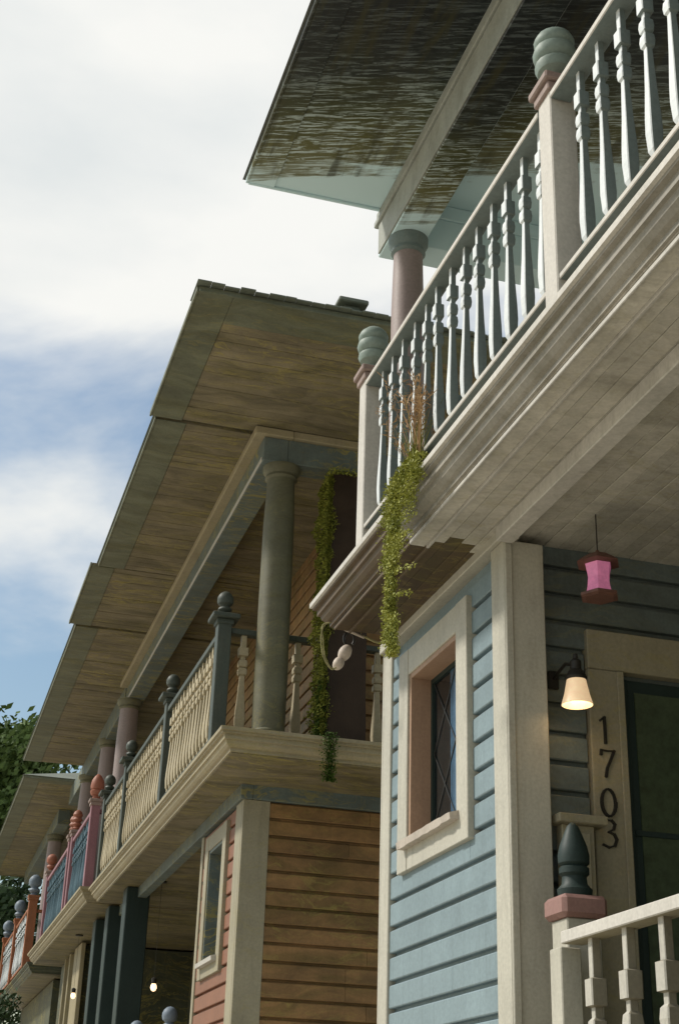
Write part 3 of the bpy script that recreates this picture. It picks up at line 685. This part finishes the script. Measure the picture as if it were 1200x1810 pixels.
hm = thing('trailing_moss_clump', V(6.5, 2.3, 3.41), 'moss clump trailing long green strands over the white balcony edge', 'plant')
b = MB()
def f():
    a = random.uniform(0, 6.28); r = abs(random.gauss(0, .05)); return (2.26+r*math.cos(a)*.7, 6.52+r*math.sin(a)*2.0, 3.42+random.random()*.16*(1-min(1, r*8))), (-.3, -.3, 1)
tufts(b, f, 2600, .008, .020)
def f2():
    t = random.random(); z = 3.47-1.03*t; lp = max(.15, .6+.5*math.sin(z*13)+.4*math.sin(z*31+2)); w = (.075-.045*t)*lp
    return (2.21+random.gauss(0, .013), 6.70+.03*math.sin(z*5)+random.gauss(0, w), z), (random.gauss(0, 1), random.gauss(0, 1), -.6)
tufts(b, f2, 15000, .004, .011)
for (cs, cz, rs_, rz) in ((6.55, 3.36, .09, .05), (6.42, 3.28, .035, .07), (6.62, 3.22, .05, .09), (6.80, 3.30, .06, .05), (6.33, 3.33, .03, .03)):
    tufts(b, lambda: ((2.215+random.gauss(0, .015), cs+random.gauss(0, rs_), cz+random.gauss(0, rz)), (-1, random.gauss(0, .6), random.gauss(0, .5))), 900, .004, .011)
for k in range(10):   # side sprigs
    z = random.uniform(2.6, 3.4); s0 = 6.70; dr_ = random.choice((-1, 1))
    for q in range(90):
        t = random.random(); p = Vector((2.19+random.gauss(0, .006)+t*.05, s0+dr_*t*random.uniform(.2, .3), z-.05*t*t+random.gauss(0, .008)))
        tufts(b, lambda: (p, (0, random.gauss(0, 1), .3)), 1, .006, .014)
tag(b.build('moss', M['moss_l'], hm), kind='stuff')
def blades(mb, s, d, z, n, h0, h1, spread, w, seed_head=False, down=0):
    for _ in range(n):
        a = random.uniform(0, 6.28); h = random.uniform(h0, h1); sp = spread*random.random()
        p0 = Vector((d+random.gauss(0, .015), s+random.gauss(0, .05), z))
        dirv = Vector((math.cos(a)*sp, math.sin(a)*sp*1.3, h))
        bend = Vector((math.cos(a), math.sin(a), -.6))*sp*.7
        pts = [p0+dirv*t+bend*t*t for t in (0, .35, .7, 1)]
        side = Vector((-math.sin(a), math.cos(a), 0))*w
        for i in range(3):
            w0, w1 = (1-i/3.2), (1-(i+1)/3.2)
            mb.poly([pts[i]-side*w0, pts[i]+side*w0, pts[i+1]+side*w1, pts[i+1]-side*w1])
        if seed_head:
            for q in range(14):
                t = random.uniform(.72, 1.0); p = p0+dirv*t+bend*t*t
                r = Vector((random.gauss(0, .018), random.gauss(0, .022), random.gauss(0.01, .018)))
                mb.poly([p, p+r+side*1.2, p+r*1.6, p+r-side*1.2])
MB().box(6.40, 6.62, 2.252, 2.30, 3.401, 3.50, .01).build('timber_stub', M['wood'], hm)
b = MB(); blades(b, 6.50, 2.27, 3.44, 46, .25, .62, .14, .0035, True); tag(b.build('dry_stems', M['straw'], hm), kind='stuff')
b = MB(); blades(b, 6.50, 2.27, 3.44, 60, .12, .42, .14, .004); tag(b.build('green_blades', M['grass'], hm), kind='stuff')
# rope with its shackle and floats, hung from the far end of the blue house deck
rs = 8.46
rp_ = thing('mooring_rope', V(rs, 2.5, 3.2), 'tan rope with iron shackle and two worn floats under the deck corner', 'rope')
kk = rs/8.3
def q(d, z, ds=0): return (d*kk, rs+ds, z*kk)
def braid(pts, r, name):
    # two strands twisted round each other
    P = [Vector(p) for p in pts]; out = []
    N = 40; ln = len(P)-1
    def at(t):
        x = t*ln; i = min(int(x), ln-1); f = x-i
        a, b_, c, d = P[max(i-1, 0)], P[i], P[i+1], P[min(i+2, ln)]
        return .5*((2*b_)+(c-a)*f+(2*a-5*b_+4*c-d)*f*f+(3*b_-a-3*c+d)*f**3)
    mb = MB()
    for ph in (0, math.pi):
        mb.tube([at(i/N)+Vector((math.cos(i*.9+ph), math.sin(i*.9+ph), math.sin(i*.9+ph)*.6))*r*.45 for i in range(N+1)], r*.7, 6)
    return mb.build(name, M['rope'], rp_, True)
for o_ in (0, .012):
    braid([q(2.455, 3.165, -.02), q(2.40, 3.17+o_, -.03), q(2.33, 3.18, -.05), q(2.27-o_, 3.15, -.05), q(2.25+o_, 3.07, -.05), q(2.27+o_, 2.95, -.04), q(2.325, 2.872+o_, -.03), q(2.36, 2.885, -.02), q(2.385, 2.93)], .0045, 'rope_loop')
MB().tube([q(2.33, 3.175, -.03), q(2.43, 3.145, -.03), q(2.545, 3.112, -.02)], lambda u: .016-.008*u, 8).build('toggle', M['float'], rp_, True)
MB().tube([q(2.525, 3.125, -.01), q(2.527, 3.16, -.01)], .003, 5).build('hanging_cord', M['rope'], rp_)
braid([q(2.50, 3.135), q(2.56, 3.125), q(2.64, 3.10), q(2.73, 3.11), q(2.79, 3.10)], .010, 'rope_tail')
MB().tube([q(2.45+.035*math.cos(a), 3.095+.045*math.sin(a)) for a in [x*math.pi/8 for x in range(-2, 12)]], .008, 8).build('shackle', M['iron'], rp_, True)
for (d, z, r1, r2) in ((2.425, 3.00, .042, .062), (2.385, 2.925, .036, .05)):
    c = Vector(q(d, z)); ax = Vector((.45, 0, .9)).normalized(); u = ax.orthogonal().normalized(); w = ax.cross(u)
    MB().loft([[c+ax*r2*math.cos(t)+(u*math.cos(a)+w*math.sin(a))*r1*max(.12, math.sin(t)) for a in [2*math.pi*i/16 for i in range(16)]] for t in [math.pi*i/10 for i in range(11)]]).build('float', M['float'], rp_, True)

# ================================================================== tree and hedge at the far end
def tree(name, s, d, zc, rad, hgt, n, label, lm, size, z0=GZ):
    t = thing(name, V(s, d, z0), label, 'tree')
    lim = MB(); tips = []
    lim.tube([(d, s, z0), (d+.1, s+.1, z0+(zc-z0)*.5), (d, s, zc)], lambda u: .38-.2*u, 10)
    for i in range(60):
        a = random.uniform(0, 6.28); e = random.uniform(-.25, 1.2); L_ = rad*random.uniform(.55, 1)
        st = Vector((d, s, z0+(zc-z0)*random.uniform(.55, 1)))
        en = Vector((d, s, zc))+Vector((math.cos(a)*math.cos(e)*L_, math.sin(a)*math.cos(e)*L_, math.sin(e)*L_*hgt/rad))
        mid = (st+en)/2+Vector((random.gauss(0, .2), random.gauss(0, .2), .3))
        lim.tube([st, mid, en], lambda u: .10-.085*u, 6); tips += [en, (mid+en)/2]
    lim.build('trunk', M['bark'], t, True)
    cr = MB()
    for _ in range(n):
        c = random.choice(tips); p = c+Vector((random.gauss(0, .42), random.gauss(0, .42), random.gauss(0, .3)))*rad/4
        a = Vector((random.gauss(0, 1), random.gauss(0, 1), random.gauss(0, .6))).normalized(); u = a.orthogonal().normalized(); w = a.cross(u); r = size*random.uniform(.6, 1.3)
        cr.poly([p-u*r, p+w*r*.45, p+u*r, p-w*r*.45])
    cr.build('crown', lm, t)
random.seed(5)
tree('leafy_tree', 47, 1.0, 9.5, 4.3, 4.0, 26000, 'tall green tree showing left of the far roof edge', M['leaf'], .16)
tree('leafy_tree', 42, 1.6, 4.4, 3.4, 3.2, 14000, 'low dark tree glimpsed behind the bright orange balcony posts', M['leaf_d'], .14)
sh = thing('hedge_shrub', V(26.9, 1.75, GZ), 'dark glossy shrub in front of the farthest balcony, bottom left', 'shrub')
MB().tube([(1.75, 26.9, GZ), (1.7, 26.95, 0), (1.8, 26.9, 1.8)], .06, 7).build('trunk', M['bark'], sh)
cr = MB()
for _ in range(6500):
    a = random.uniform(0, 6.28); z = random.uniform(-1.2, 2.62); rr = .62*(1-.35*abs(z)/2.6)*math.sqrt(random.random())
    p = Vector((1.65+math.cos(a)*rr*1.1+random.gauss(0, .03), 26.9+math.sin(a)*rr*1.4, z+random.gauss(0, .05)))
    a = Vector((random.gauss(0, 1), random.gauss(0, 1), random.gauss(0, 1))).normalized(); u = a.orthogonal().normalized(); w = a.cross(u); r = random.uniform(.03, .06)
    cr.poly([p-u*r, p+w*r*.5, p+u*r, p-w*r*.5])
cr.build('crown', M['leaf_d'], sh)
for o in bpy.data.objects:
    if '_root' in o: del o['_root']
